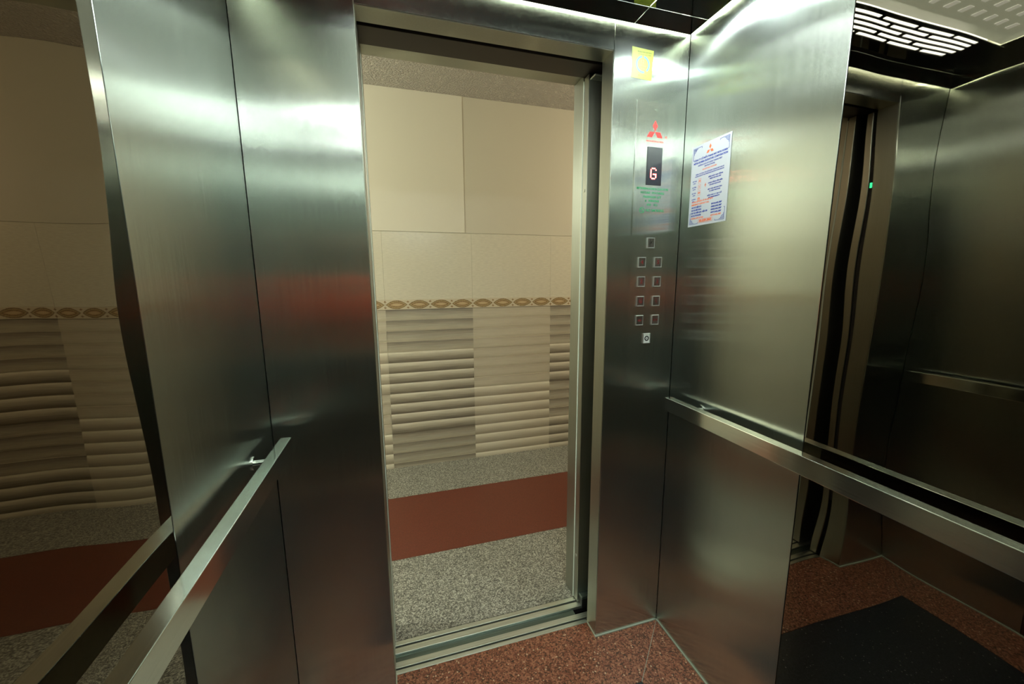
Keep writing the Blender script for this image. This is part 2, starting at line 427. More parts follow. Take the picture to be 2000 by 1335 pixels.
# slotted light strips
rows = [
    [(.371, .488), (.503, .662), (.678, .828), (.843, .953)],
    [(.357, .562), (.580, .750), (.767, .967)],
    [(.352, .653), (.669, .972)],
    [(.357, .560), (.574, .752), (.767, .967)],
    [(.359, .479), (.492, .648), (.662, .826), (.842, .965)]]
LY0, LY1 = -.262, -DEPTH + .262   # central light panel extent
def slotted(yc, sign, ya, yb, label):
    e = empty('slotted_ceiling_light', (W / 2, yc, H), label, 'ceiling light')
    holes = []
    for i, rw in enumerate(rows):
        y = yc + sign * (i - 2) * -.0200
        for x0, x1 in rw: holes.append(slot_pts(x0, x1, y - .0062, y + .0062))
    plate('slotted_plate', cx0 + t, cx1 - t, min(ya, yb), max(ya, yb), holes, CEIL, e)
    box('diffuser', .33, W - .33, yc - .056, yc + .056, H + .006, H + .012, LIT_SLOT if sign > 0 else LIT_SLOT_REAR, e)
    return e
slotted(-.200, 1, cy0 - t, LY0 + t, 'black slotted ceiling light nearest the door, rows of short lit slots')
slotted(-DEPTH + .200, -1, cy1 + t, LY1 - t, 'black slotted ceiling light beside the rear wall, rows of short lit slots')
# central glowing acrylic panel with led bars
lp = empty('ceiling_light_panel', (W / 2, -DEPTH / 2, H), 'large milky glowing light panel in the middle of the black cabin ceiling', 'ceiling light')
box('side_strip', cx0 + t, .254, LY1, LY0, H, H + .002, CEIL, lp)
box('side_strip', W - .254, cx1 - t, LY1, LY0, H, H + .002, CEIL, lp)
bm = bmesh.new()   # gently bowed acrylic sheet
nx, ny = 14, 20; grid = []
for j in range(ny + 1):
    row = []
    for i in range(nx + 1):
        u = i / nx; v = j / ny
        x = .255 + (W - .51) * u; y = LY0 - .001 + (LY1 - LY0 + .002) * v
        z = H + .004 - .006 * (1 - (2 * u - 1) ** 4) * (1 - (2 * v - 1) ** 4)
        row.append(bm.verts.new((x, y, z)))
    grid.append(row)
for j in range(ny):
    for i in range(nx): bm.faces.new((grid[j][i], grid[j][i + 1], grid[j + 1][i + 1], grid[j + 1][i]))
r = bmesh.ops.extrude_face_region(bm, geom=list(bm.faces))
bmesh.ops.translate(bm, verts=[v for v in r['geom'] if isinstance(v, bmesh.types.BMVert)], vec=(0, 0, .003))
from_bm('acrylic_sheet', bm, LIT_PANEL, lp, True)
LEDS = []
y = -.338; j = 0
led_me = None
while y > -DEPTH + .36:
    for i in range(10):
        x = .375 + .0645 * i
        u = (x - .255) / (W - .51); v = (LY0 - y) / (LY0 - LY1)
        z = H + .004 - .006 * (1 - (2 * u - 1) ** 4) * (1 - (2 * v - 1) ** 4)
        if led_me is None:
            ob = box('led_bar', x - .010, x + .010, y - .014, y + .014, z - .0015, z - .0002, LIT_LED, lp); led_me = ob.data
        else:
            if y < -.86 and len(led_me.materials) and 'rear' not in led_me.materials[0].name:
                led_me = led_me.copy(); led_me.materials[0] = LIT_LED_REAR
            link('led_bar', led_me, (x, y, z - .0009), None, lp)
    y -= .052; j += 1
cyl('light_tube', (.31, -.872, H - .026), (W - .31, -.872, H - .026), .008, LIT_STRIP, lp, 16)
# downlight
dl = empty('downlight', (SX, SY, H), 'small round white ceiling downlight above the button panel corner', 'downlight')
bm = bmesh.new(); pl = Plane((SX, SY, H), (1, 0, 0), (0, -1, 0)); add_ring(bm, pl, 0, 0, SR - .002, SR + .010, -.001, .003)
from_bm('trim_ring', bm, RAIL, dl)
cyl('lens', (SX, SY, H + .001), (SX, SY, H + .006), SR - .001, LIT_SPOT, dl)
# cove strips above the panel edge, shining through the perimeter gap
cv = empty('cove_light', (W / 2, -DEPTH / 2, H + .03), 'thin hidden light strip glowing through the gap around the cabin ceiling', 'strip light')
for (x0, x1, y0, y1) in ((.02, W - .02, -.045, -.02), (W - .045, W - .02, -DEPTH + .05, -.05), (.02, .045, -DEPTH + .05, -.05), (.02, W - .02, -DEPTH + .02, -DEPTH + .045)):
    box('light_strip', x0, x1, y0, y1, H + .05, H + .056, LIT_COVE, cv)

# ------------------------------------------------------------------ doors, sills, landing frame
sl = empty('door_sill', (W / 2, .09, 0), 'ribbed aluminium cabin door sill beside the red granite floor', 'door sill')
X0, X1 = A - .45, B + .45
def strip(par, x0, x1, y0, y1, z0, z1, mat, name): return box(name, x0, x1, y0, y1, z0, z1, mat, par, .0008)
strip(sl, A - .45, B + .45, .0685, .1165, -.03, -.012, DARK, 'track_base')
strip(sl, A, B, .0685, .0845, -.012, .001, ALU, 'sill_strip')
strip(sl, A - .45, B + .45, .0925, .1165, -.012, .001, ALU, 'sill_strip')
gp = empty('gap_plate', (W / 2, .133, -.02), 'dull green-grey metal plate in the gap between the two door sills', 'metal plate')
box('plate', A - .4, B - .028, .1175, .1495, -.016, -.008, GAPM, gp)
box('pit_cover', B - .028, B + .45, .1175, .1495, -.07, -.065, DARK, gp)
ls = empty('door_sill', (W / 2, .18, 0), 'aluminium landing door sill bordering the speckled grey granite', 'door sill')
strip(ls, X0, X1, .150, .207, -.03, -.012, DARK, 'track_base')
strip(ls, X0, X1, .150, .1755, -.012, .001, ALU, 'sill_strip')
strip(ls, X0, X1, .1845, .2045, -.012, .001, ALU, 'sill_strip')

GAP_LIGHT = plain('painted_gap_light', (.75, .85, .76), .35)  # pale colour standing in for light in the door gap
DOORM = brushed('door_steel', (.42, .43, .375), .35, .6)
def door(label, x0, x1, y0, y1, z1, edge_x, extra=None):
    d = empty('sliding_door', ((x0 + x1) / 2, (y0 + y1) / 2, 0), label, 'elevator door')
    box('door_leaf', x0, x1, y0, y1, .006, z1, DOORM, d, .0015)
    a, b = (edge_x - .002, edge_x + .003) if edge_x > W / 2 else (edge_x - .003, edge_x + .002)
    return d
d = door('cabin sliding door leaf slid open into the left pocket', A - .40, A + .0005, .088, .113, 2.095, A)
d2 = door('cabin sliding door leaf recessed in the dark pocket behind the button column', B + .05, B + .45, .088, .113, 2.095, B)
d3 = door('landing sliding door leaf slid open on the left of the doorway', A - .40, A - .0005, .168, .2035, 2.11, A)
d4 = door('landing sliding door leaf slid open on the right with pale steel edge and rubber foot', B + .0005, B + .40, .168, .2035, 2.11, B)
# screws on leaf edge, bottom guide shoes
for z in (.22, 1.72):
    cyl('screw', (B - .0012, .186, z), (B + .002, .186, z), .006, ALU, d4, 14)
box('guide_shoe', B + .012, B + .07, .145, .168, -.011, .040, RUBBER, d4, .002)
box('guide_bracket', B + .008, B + .075, .138, .168, .040, .052, GAPM, d4, .001)
box('top_bracket', B + .004, B + .06, .130, .166, 2.088, 2.094, ALU, d4, .001)
# green safety sensor in the left pocket
se = empty('door_sensor', (A - .006, .079, 1.79), 'slim black door safety sensor strip with a green light in left pocket', 'sensor')
box('sensor_strip', A - .012, A - .002, .073, .085, .3, 1.95, DARK, se)
GREEN = plain('green_led', (0, .3, .15), .4, 0, .5, (.05, 1.0, .45), 6.0)
box('indicator_light', A - .0035, A + .0003, .0755, .0825, 1.778, 1.80, GREEN, se)
# dark machinery header between cabin and landing
dh = empty('door_header', (W / 2, .14, 2.12), 'dark door header housing above the gap between cabin and landing', 'door header')
box('hanger_cover', A - .45, B + .45, .112, .2075, 2.112, 2.16, HEADER_DARK, dh, .001)
box('slot_back', A - .45, B + .45, .073, .112, 2.14, 2.16, DARK, dh)
# pockets
lw = box('wall_landing', -2.6, A - .075, .206, .286, 0, ZC, PAINT); tag(lw, kind='structure')
box('wall_piece', B + .075, 4.2, .206, .286, 0, ZC, PAINT, lw)
box('wall_piece', A - .075, B + .075, .206, .286, 2.19, ZC, PAINT, lw)
sh = box('wall_shaft', -.55, -.50, .0, .206, -.1, 2.3, DARK); tag(sh, kind='structure')
box('shaft_side', W + .50, W + .55, .0, .206, -.1, 2.3, DARK, sh)
box('shaft_side', -.55, -.03, -.01, .01, -.1, 2.3, DARK, sh)
box('shaft_side', W + .03, W + .55, -.01, .01, -.1, 2.3, DARK, sh)
box('shaft_top', -.55, W + .55, .0, .206, 2.30, 2.32, DARK, sh)
box('gap_light_strip', B - .0012, B + .004, .2036, .2083, .005, 2.10, GAP_LIGHT, d4)  # added pale strips paint the bright gap line between leaf and jamb
box('gap_light_strip', A - .004, A + .0012, .2036, .2083, .005, 2.10, GAP_LIGHT, d3)
lf = empty('door_frame', (W / 2, .25, 0), 'steel landing door frame around the doorway', 'door frame')
box('jamb', A - .075, A, .2085, .288, 0.0, 2.122, STEEL_REVEAL, lf, .0015)
box('jamb', B, B + .075, .2085, .288, 0.0, 2.122, STEEL_REVEAL, lf, .0015)
box('frame_head', A - .075, B + .075, .216, .288, 2.122, 2.195, STEEL_REVEAL, lf, .0015)

# ------------------------------------------------------------------ corridor
cf = box('floor', -2.6, 4.2, .2065, YW + .1, -.05, -.003, SEALANT); tag(cf, kind='structure')
def slabs(y0, y1, m, lab):
    o = box('granite_slab', -2.6, 4.2, y0 + .0007, y1 - .0007, -.03, 0, m, cf); o['label'] = lab
slabs(.2065, .674, G_GREY, 'speckled grey granite strip'); slabs(.674, 1.268, G_RUN, 'red-brown stone strip'); slabs(1.268, YW, G_GREY, 'speckled grey granite strip')
cc = box('ceiling', -2.6, 4.2, .206, YW + .1, ZC, ZC + .05, STUCCO); tag(cc, kind='structure')
fw = box('wall_far', -2.6, 4.2, YW + .007, YW + .12, 0, ZC, PAINT); tag(fw, kind='structure')
TW = .6235; TX = .2805
def relief_mesh(h):
    bm = bmesh.new(); n = 7; R = 4
    pts = []
    for k in range(R):
        for i in range(n + 1):
            s = i / n
            d = .0065 * (max(0, math.sin(math.pi * min(1, .06 + .94 * (1 - s) ** 1.25))) ** .75) + .0005
            pts.append((h / 2 - (k + s) * h / R * .999, d))
    w = TW / 2 - .0006
    prev = None
    for z, d in pts:
        cur = (bm.verts.new((-w, -d, z)), bm.verts.new((w, -d, z)))
        if prev: bm.faces.new((prev[0], prev[1], cur[1], cur[0]))
        prev = cur
    # closed back
    vs = list(bm.verts)
    bk = [bm.verts.new((-w, .006, h / 2)), bm.verts.new((w, .006, h / 2)), bm.verts.new((w, .006, -h / 2)), bm.verts.new((-w, .006, -h / 2))]
    bm.faces.new(bk)
    bm.faces.new((vs[0], vs[1], bk[1], bk[0])); bm.faces.new((vs[-2], vs[-1], bk[2], bk[3]))
    me = bpy.data.meshes.new('relief_tile'); bmesh.ops.recalc_face_normals(bm, faces=bm.faces[:]); bm.to_mesh(me); bm.free()
    return me
TH = .3075
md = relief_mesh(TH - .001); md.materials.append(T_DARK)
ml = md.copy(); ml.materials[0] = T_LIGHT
bmx = {}
FLIP = [(1, 0, 0, 1), (1, 1, 0, 0), (1, 0, 1, 0)]
for c in range(-4, 6):
    xc = TX + (c + .5) * TW
    for rr in range(4):
        zc = 1.189 - (rr + .5) * TH
        if rr < 3:
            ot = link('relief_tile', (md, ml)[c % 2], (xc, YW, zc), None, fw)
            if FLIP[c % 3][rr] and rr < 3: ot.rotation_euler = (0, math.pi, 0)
    # lowest course is cut at the floor: 0 .. .2665
    hh = 1.189 - 3 * TH
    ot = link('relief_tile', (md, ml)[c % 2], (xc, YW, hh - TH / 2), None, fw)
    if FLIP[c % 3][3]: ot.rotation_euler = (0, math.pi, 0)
    for q in range(2):
        x0 = TX + c * TW + q * TW / 2
        key = 'border'
        if key not in bmx:
            ob = box('border_tile', x0 + .0005, x0 + TW / 2 - .0005, YW - .006, YW + .006, 1.190, 1.2585, BORDER, fw, .001); bmx[key] = ob.data
        else: link('border_tile', bmx[key], (x0 + TW / 4, YW, 1.22425), None, fw)
    if 'plain' not in bmx:
        ob = box('wall_tile', xc - TW / 2 + .0004, xc + TW / 2 - .0004, YW - .001, YW + .006, 1.2595, 1.729, T_PLAIN, fw, .0006); bmx['plain'] = ob.data
    else: link('wall_tile', bmx['plain'], (xc, YW + .0025, 1.49425), None, fw)
box('upper_wall_plaster', -2.6, .858, YW - .004, YW + .008, 1.731, ZC - .001, PAINT_LIT, fw)  # light falling on this wall area put into paler paint and a slight step
box('upper_wall_plaster', .858, 4.2, YW - .001, YW + .008, 1.731, ZC - .001, PAINT, fw)
w = box('wall_side', -2.65, -2.6, .2, YW + .1, 0, ZC, PAINT); tag(w, kind='structure')
w = box('wall_side', 4.2, 4.25, .2, YW + .1, 0, ZC, PAINT); tag(w, kind='structure')

# ------------------------------------------------------------------ handrails
def handrail(label, xin, xout, xwall):
    e = empty('handrail', ((xin + xout) / 2, -DEPTH / 2, .95), label, 'handrail')
    x0, x1 = sorted((xin, xout))
    box('rail_bar', x0, x1, -DEPTH + .06, -.052, .9275, .975, RAIL, e, .0012, 2)
    for y in (-.158, -DEPTH + .16):
        m = cyl('bracket', (xout, y, .957), (xwall, y, .957), .0065, RAIL, e)
        sgn = 1 if xwall > W / 2 else -1
        cyl('flange', (xwall - sgn * .003, y, .957), (xwall, y, .957), .017, RAIL, m, 24)
    return e
handrail('long flat steel handrail bar along the left cabin wall', .0605, .033, .0)
handrail('long flat steel handrail bar along the right cabin wall below the notice', W - .0605, W - .033, W)

# ------------------------------------------------------------------ car operating panel
F = Plane((0, 0, 0), (1, 0, 0), (0, 0, 1))       # front wall, n = (0,-1,0)
F.n = Vector((0, -1, 0))
PANEL = brushed('panel_steel', (.56, .59, .55), .20, 1.0, spread=.05)
cp = empty('button_panel', (1.204, 0, 1.5), 'tall steel elevator button panel with red emblem, display and square buttons', 'button panel')
bm = bmesh.new(); add_box(bm, 1.131, 1.2785, -.003, .0, 1.04, 1.967, .0008)
from_bm('face_plate', bm, PANEL, cp)
for z in (1.942, 1.077):
    o = cyl('screw', (1.204, -.0045, z), (1.204, -.002, z), .0045, RAIL, cp, 16)
REDP = plain('red_print', (.72, .05, .045), .35)
GRNP = plain('green_print', (.03, .30, .12), .4)
BLUP = plain('blue_print', (.03, .06, .36), .45)
ORGP = plain('orange_print', (.85, .20, .08), .45)
n0 = .0032
bm = bmesh.new()
ctr = (1.2035, 1.8755); s = .0265; hx = .0125
def dia(ang):
    d = (math.cos(ang), math.sin(ang)); p = (-d[1], d[0])
    return [(ctr[0], ctr[1]), (ctr[0] + d[0] * s / 1.0 * .5 + p[0] * hx * .62, ctr[1] + d[1] * s * .5 + p[1] * hx * .62) if 0 else None]
k = .0195
for ang in (90, 210, 330):
    a = math.radians(ang)
    a1, a2 = a + math.radians(30), a - math.radians(30)
    g0 = .0012
    c0 = (ctr[0] + g0 * math.cos(a), ctr[1] + g0 * math.sin(a))
    pts = [c0, (c0[0] + k * math.cos(a2), c0[1] + k * math.sin(a2)), (c0[0] + k * (math.cos(a2) + math.cos(a1)), c0[1] + k * (math.sin(a2) + math.sin(a1))), (c0[0] + k * math.cos(a1), c0[1] + k * math.sin(a1))]
    add_poly(bm, F, pts, n0, n0 + .0003)
from_bm('emblem', bm, REDP, cp)['label'] = 'red three-diamond emblem'
bm = bmesh.new()
add_text(bm, F, 'MITSUBISHI-KOREA', 1.205, 1.8455, .0085, n0, width=.066)
add_ring(bm, F, 1.2475, 1.8615, .0036, .0042, n0, n0 + .0002, seg=18); add_text(bm, F, 'R', 1.2475, 1.8615, .0052, n0)
from_bm('red_lettering', bm, REDP, cp)
box('display_window', 1.177, 1.236, -.0048, -.002, 1.7075, 1.828, plain('smoked_acrylic', (.018, .02, .026), .12), cp, .0008)
REDLED = plain('red_led', (.4, .02, .02), .4, 0, .5, (1.0, .10, .085), 14.0)
bm = bmesh.new()
glyph = [" ### ", "#   #", "#    ", "#    ", "# ###", "#   #", "#   #", " ### "]
for ry, line in enumerate(glyph):
    for rx, ch in enumerate(line):
        if ch == '#':
            ca = 1.2035 + (rx - 2) * .0048; cb = 1.7445 - (ry - 3.5) * .0046
            add_rect(bm, F, ca - .0021, ca + .0021, cb - .0020, cb + .0020, .0049, .0053)
from_bm('floor_indicator', bm, REDLED, cp)['label'] = 'glowing red dot-matrix letter G'
bm = bmesh.new()
for s_, z, wd_ in (('MITSUBISHI-KOREA ELEVATOR', 1.6955, .124), ('HOTLINE : 0914.748.826', 1.6825, .092), ('PASSENGER LIFT', 1.669, .070), ('6   PERSONS', 1.6565, .055), ('450    KG', 1.644, .042)):
    add_text(bm, F, s_, 1.205, z, .0100, n0, width=wd_, bold=.00022)
add_text(bm, F, 'NO SMOKING', 1.218, 1.6255, .0125, n0, width=.071, bold=.0002)
add_ring(bm, F, 1.1665, 1.6255, .0080, .0098, n0, n0 + .0002)
c45 = math.sqrt(.5) * .0085; tt = .0008
add_poly(bm, F, [(1.1665 - c45 - tt, 1.6255 + c45 - tt), (1.1665 + c45 - tt, 1.6255 - c45 - tt), (1.1665 + c45 + tt, 1.6255 - c45 + tt), (1.1665 - c45 + tt, 1.6255 + c45 + tt)], n0, n0 + .0002)
from_bm('green_lettering', bm, GRNP, cp)
CHROME = plain('satin_chrome', (.88, .90, .87), .38, 1.0)
BTN = brushed('button_steel', (.34, .32, .30), .30, .6)
BRED = plain('dark_red_mark', (.22, .02, .02), .4)
BBLK = plain('black_mark', (.01, .01, .01), .4)
WBT = plain('white_button', (.75, .78, .74), .35)
frame_me = None
def button(a, z, mark, white=False):
    global frame_me
    f_w, f_h = .0155, .0180
    bm = bmesh.new()
    t_ = .0028
    O_ = [(-f_w, -f_h), (f_w, -f_h), (f_w, f_h), (-f_w, f_h)]
    rings = []
    for off, nn in ((0, .003), (.0002, .0062), (.0012, .0080), (.0022, .0080), (.0030, .0066), (.0031, .003)):
        rings.append([bm.verts.new(F.at(a + px_ - math.copysign(off, px_), z + pz_ - math.copysign(off, pz_), nn)) for px_, pz_ in O_])
    for r1, r2 in zip(rings, rings[1:]):
        for i in range(4): bm.faces.new((r1[i], r1[(i + 1) % 4], r2[(i + 1) % 4], r2[i]))
    for i in range(4): bm.faces.new((rings[-1][i], rings[-1][(i + 1) % 4], rings[0][(i + 1) % 4], rings[0][i]))
    fr = from_bm('push_button', bm, CHROME, cp)
    w_, h_ = f_w - t_ - .0006, f_h - t_ - .0006
    bm = bmesh.new(); add_box(bm, a - w_, a + w_, -.0065, -.003, z - h_, z + h_, .0006)
    from_bm('cap', bm, WBT if white else BTN, fr)
    bm = bmesh.new(); q = .0067
    if mark == 'open' or mark == 'close':
        sg = 1 if mark == 'open' else -1
        for sd in (-1, 1):
            tip = a + sd * (.0078 if sg > 0 else .0022); bs = a + sd * (.0022 if sg > 0 else .0078)
            add_poly(bm, F, [(tip, z), (bs, z + .0042), (bs, z - .0042)], q, q + .0003)
        add_rect(bm, F, a - .0005, a + .0005, z - .0055, z + .0055, q, q + .0003)
    elif mark == 'alarm':
        add_ring(bm, F, a, z, .0052, .0092, q, q + .0004, seg=24); add_ring(bm, F, a, z, 0.0001, .0018, q, q + .0004, seg=12)
    elif mark == 'slash':
        add_poly(bm, F, [(a - .007, z - .0075), (a - .0052, z - .0075), (a + .007, z + .0075), (a + .0052, z + .0075)], q, q + .0003)
        add_ring(bm, F, a - .002, z + .003, .0022, .0034, q, q + .0003, seg=12); add_rect(bm, F, a - .0005, a + .005, z - .0012, z + .0004, q, q + .0003)
    else:
        add_text(bm, F, mark, a, z, .019, q, bold=.0004)
    from_bm('symbol', bm, BBLK if mark in ('alarm', 'slash') else BRED, fr)
    fr['label'] = {'open': 'door open button', 'close': 'door close button', 'alarm': 'white alarm button with black ring', 'slash': 'top button with a slashed symbol'}.get(mark, 'floor button ' + mark)
button(1.2065, 1.518, 'slash')
button(1.1745, 1.452, '4'); button(1.2390, 1.4525, '5')
button(1.1745, 1.386, '2'); button(1.2390, 1.386, '3')
button(1.1745, 1.318, 'G'); button(1.2390, 1.318, '1')
button(1.1745, 1.251, 'open'); button(1.2390, 1.251, 'close')
button(1.2075, 1.1855, 'alarm', True)

# yellow sticker
st = empty('sticker', (1.147, 0, 2.07), 'yellow inspection sticker with blue ring above the button panel', 'sticker')
YEL = plain('yellow_paper', (.25, .28, .018), .5)
prism_pts = [(1.1075, 2.0305), (1.1820, 2.0285), (1.1865, 2.1165), (1.1070, 2.1195)]
bm = bmesh.new(); add_poly(bm, F, prism_pts, .0002, .0007); from_bm('sheet', bm, YEL, st)
LBL = plain('light_blue_print', (.07, .19, .30), .5)
bm = bmesh.new(); add_ring(bm, F, 1.1475, 2.0720, .0195, .0255, .0008, .0010, math.radians(-50), math.radians(80)); add_ring(bm, F, 1.1475, 2.0720, .0195, .0255, .0008, .0010, math.radians(100), math.radians(285))
from_bm('blue_ring', bm, LBL, st)
DOL = plain('olive_print', (.10, .12, .012), .5)
bm = bmesh.new()
add_text(bm, F, 'TRUNG TAM KIEM DINH', 1.153, 2.1075, .0062, .0008, width=.052); add_text(bm, F, 'KY THUAT AN TOAN', 1.153, 2.1005, .0062, .0008, width=.046)
add_text(bm, F, 'SO TEM', 1.147, 2.0400, .0050, .0008, width=.030); add_text(bm, F, 'THANG 12', 1.147, 2.0345, .0050, .0008, width=.040)
from_bm('printed_text', bm, DOL, st)['kind'] = 'stuff'
bm = bmesh.new(); add_text(bm, F, '12', 1.147, 2.080, .014, .0008); add_text(bm, F, 'KIEM DINH', 1.147, 2.067, .0055, .0008); add_text(bm, F, '2018', 1.147, 2.059, .0075, .0008)
from_bm('printed_text', bm, ORGP, st)['kind'] = 'stuff'

# paper notice on the right wall (u = toward camera reading left->right = -y)
R_ = Plane((W, 0, 0), (0, -1, 0), (0, 0, 1)); R_.n = Vector((-1, 0, 0))
no = empty('notice', (W, -.124, 1.696), 'white printed notice with red emblem on the right steel wall', 'notice')
PAPER = plain('laminated_paper', (.60, .63, .66), .4)
u0, u1, v0, v1 = .0435, .2040, 1.5685, 1.8225; uc = (u0 + u1) / 2
bm = bmesh.new(); add_rect(bm, R_, u0, u1, v0, v1, .0003, .0012); from_bm('sheet', bm, PAPER, no)
q = .0013
bm = bmesh.new()
ec = (uc - .002, v1 - .0255); kk = .0095
for ang in (90, 210, 330):
    a = math.radians(ang); a1, a2 = a + math.radians(30), a - math.radians(30)
    c0 = (ec[0] + .0006 * math.cos(a), ec[1] + .0006 * math.sin(a))
    add_poly(bm, R_, [c0, (c0[0] + kk * math.cos(a2), c0[1] + kk * math.sin(a2)), (c0[0] + kk * (math.cos(a2) + math.cos(a1)), c0[1] + kk * (math.sin(a2) + math.sin(a1))), (c0[0] + kk * math.cos(a1), c0[1] + kk * math.sin(a1))], q, q + .0002)
from_bm('emblem', bm, ORGP, no)
bm = bmesh.new()
def T(s_, u, v, size, w_=None, al='CENTER', bold=.0002): add_text(bm, R_, s_, u, v, size, q, al, w_, bold, .0001)
T('CÔNG TY CỔ PHẦN THANG MÁY MITSU KOREA', uc, v1 - .0450, .0072, .138, bold=.0004)
T('MITSU-KOREA ELEVATOR CORPORATION', uc, v1 - .0545, .0076, .140, bold=.0004)
T('HƯỚNG DẪN SỬ DỤNG THANG MÁY', uc, v1 - .0640, .0058, .100)
T('INSTRUCTIONS', uc, v1 - .0712, .0050, .042)
T('TRÌNH TỰ THAO TÁC SỬ DỤNG THANG MÁY KHI ĐI', uc, v1 - .0905, .0048, .118)
T('PLEASE FOLLOW THE OPERATING INSTRUCTIONS BELOW', uc, v1 - .0965, .0044, .120)
lv = [(v1 - .108, 'NÚT GỌI', 'CALL'), (v1 - .127, 'NÚT TẦNG', 'FLOOR'), (v1 - .146, 'MỞ CỬA', 'OPEN'), (v1 - .165, 'CHUÔNG', 'BELL')]
rt = ['BẤM NÚT GỌI TẦNG', 'CHỌN TẦNG CẦN ĐẾN', 'GIỮ CỬA MỞ KHI VÀO', 'BẤM KHI CÓ SỰ CỐ']
rt2 = ['PRESS THE CALL KEY', 'CHOOSE YOUR FLOOR', 'TO OPEN THE DOOR', 'IN EMERGENCY']
for (v, a_, b_), c_, d_ in zip(lv, rt, rt2):
    T(a_, u0 + .019, v - .002, .0042, .018); T(b_, u0 + .019, v - .0085, .0040, .012)
    T(c_, u0 + .108, v - .001, .0046, .058, bold=.0003); T(d_, u0 + .108, v - .0075, .0044, .046, bold=.0003)
ph = [('KHU VỰC MIỀN BẮC', '0918.642.387'), ('KHU VỰC MIỀN TRUNG', '0983.042.387'), ('KHU VỰC MIỀN NAM - MIỀN TÂY', '0903.042.387'), ('KHU VỰC TÂY NGUYÊN', '0977.042.387')]
for i, (a_, b_) in enumerate(ph):
    v = v0 + .0600 - i * .0088
    T(a_, u0 + .0125, v, .0062, .044 if i != 2 else .072, 'LEFT', .0004); T(b_, u0 + .098, v, .0062, .043, 'LEFT', .0004)
# corner ornaments
def orn(cu_, cv_, su, sv):
    def rc(a0, a1, b0, b1):
        aa = sorted((cu_ + su * a0, cu_ + su * a1)); bb = sorted((cv_ + sv * b0, cv_ + sv * b1)); add_rect(bm, R_, aa[0], aa[1], bb[0], bb[1], q, q + .0002)
    rc(0, .0012, 0, .036); rc(0, .036, 0, .0012); rc(.0030, .0042, .003, .020); rc(.003, .020, .0030, .0042)
    rc(.0062, .0072, .006, .013); rc(.006, .013, .0062, .0072); rc(.009, .0115, .009, .0115); rc(.036, .0372, 0, .005); rc(0, .005, .036, .0372)
    rc(.013, .014, .003, .009); rc(.003, .009, .013, .014)
m_ = .0065
orn(u0 + m_, v1 - m_, 1, -1); orn(u1 - m_, v1 - m_, -1, -1); orn(u0 + m_, v0 + m_, 1, 1); orn(u1 - m_, v0 + m_, -1, 1)
from_bm('blue_text', bm, BLUP, no)
bm = bmesh.new()
T('CÁCH SỬ DỤNG THANG MÁY', uc, v1 - .0800, .0045, .060)
def frame(ua, ub, va, vb, th=.0008):
    add_rect(bm, R_, ua, ub, va, va + th, q, q + .0002); add_rect(bm, R_, ua, ub, vb - th, vb, q, q + .0002)
    add_rect(bm, R_, ua, ua + th, va + th, vb - th, q, q + .0002); add_rect(bm, R_, ub - th, ub, va + th, vb - th, q, q + .0002)
for i, (v, _a, _b) in enumerate(lv):
    uu = u0 + .042
    if i < 3: frame(uu - .0055, uu + .0055, v - .011, v + .003)
    if i == 0: T('▲', uu, v - .004, .008)
    if i == 1: T('5', uu, v - .004, .009)
    if i == 2: T('◄►', uu, v - .004, .006)
    if i == 3: add_ring(bm, R_, uu, v - .004, .0045, .0058, q, q + .0002, seg=18); T('☎', uu, v - .004, .006)
add_rect(bm, R_, u0 + .064, u0 + .072, v1 - .131, v1 - .129, q, q + .0002); add_rect(bm, R_, u0 + .067, u0 + .069, v1 - .136, v1 - .124, q, q + .0002)
T('TRƯỜNG HỢP KHẨN CẤP XIN LIÊN HỆ SỐ', u0 + .0115, v0 + .0775, .0060, .092, 'LEFT', .0003)
T('EMERGENCY CONTACT CALL', u0 + .0115, v0 + .0690, .0064, .078, 'LEFT', .0004)
T('ĐƯỜNG DÂY NÓNG', u0 + .0115, v0 + .0248, .0064, .056, 'LEFT', .0003); T('0977.042.387', u0 + .098, v0 + .0248, .0062, .043, 'LEFT', .0003)
T('08.6289.2868', uc - .004, v0 + .0140, .0098, .052, bold=.0006); frame(uc - .034, uc + .026, v0 + .0080, v0 + .0200, .0009)
from_bm('orange_text', bm, ORGP, no)['kind'] = 'stuff'

# ------------------------------------------------------------------ photographer standing behind the camera (seen only as a blurred red reflection)
def skin_body(name, joints, edges, mat, parent, sub=2):
    me = bpy.data.meshes.new(name); me.from_pydata([j[0] for j in joints], edges, [])
    o = bpy.data.objects.new(name, me); COL.objects.link(o)
    o.modifiers.new('s', 'SKIN'); sv = me.skin_vertices[0].data if me.skin_vertices else None
    if sv is None:
        me.attributes
    for i, j in enumerate(joints):
        sv[i].radius = (j[1], j[2] if len(j) > 2 else j[1]); sv[i].use_root = (i == 0)
    m = o.modifiers.new('u', 'SUBSURF'); m.levels = sub; m.render_levels = sub
    bpy.context.view_layer.update()
    ev = o.evaluated_get(bpy.context.evaluated_depsgraph_get()); m2 = bpy.data.meshes.new_from_object(ev)
    bpy.data.objects.remove(o); bm = bmesh.new(); bm.from_mesh(m2); bpy.data.meshes.remove(m2)
    return from_bm(name, bm, mat, parent, True)

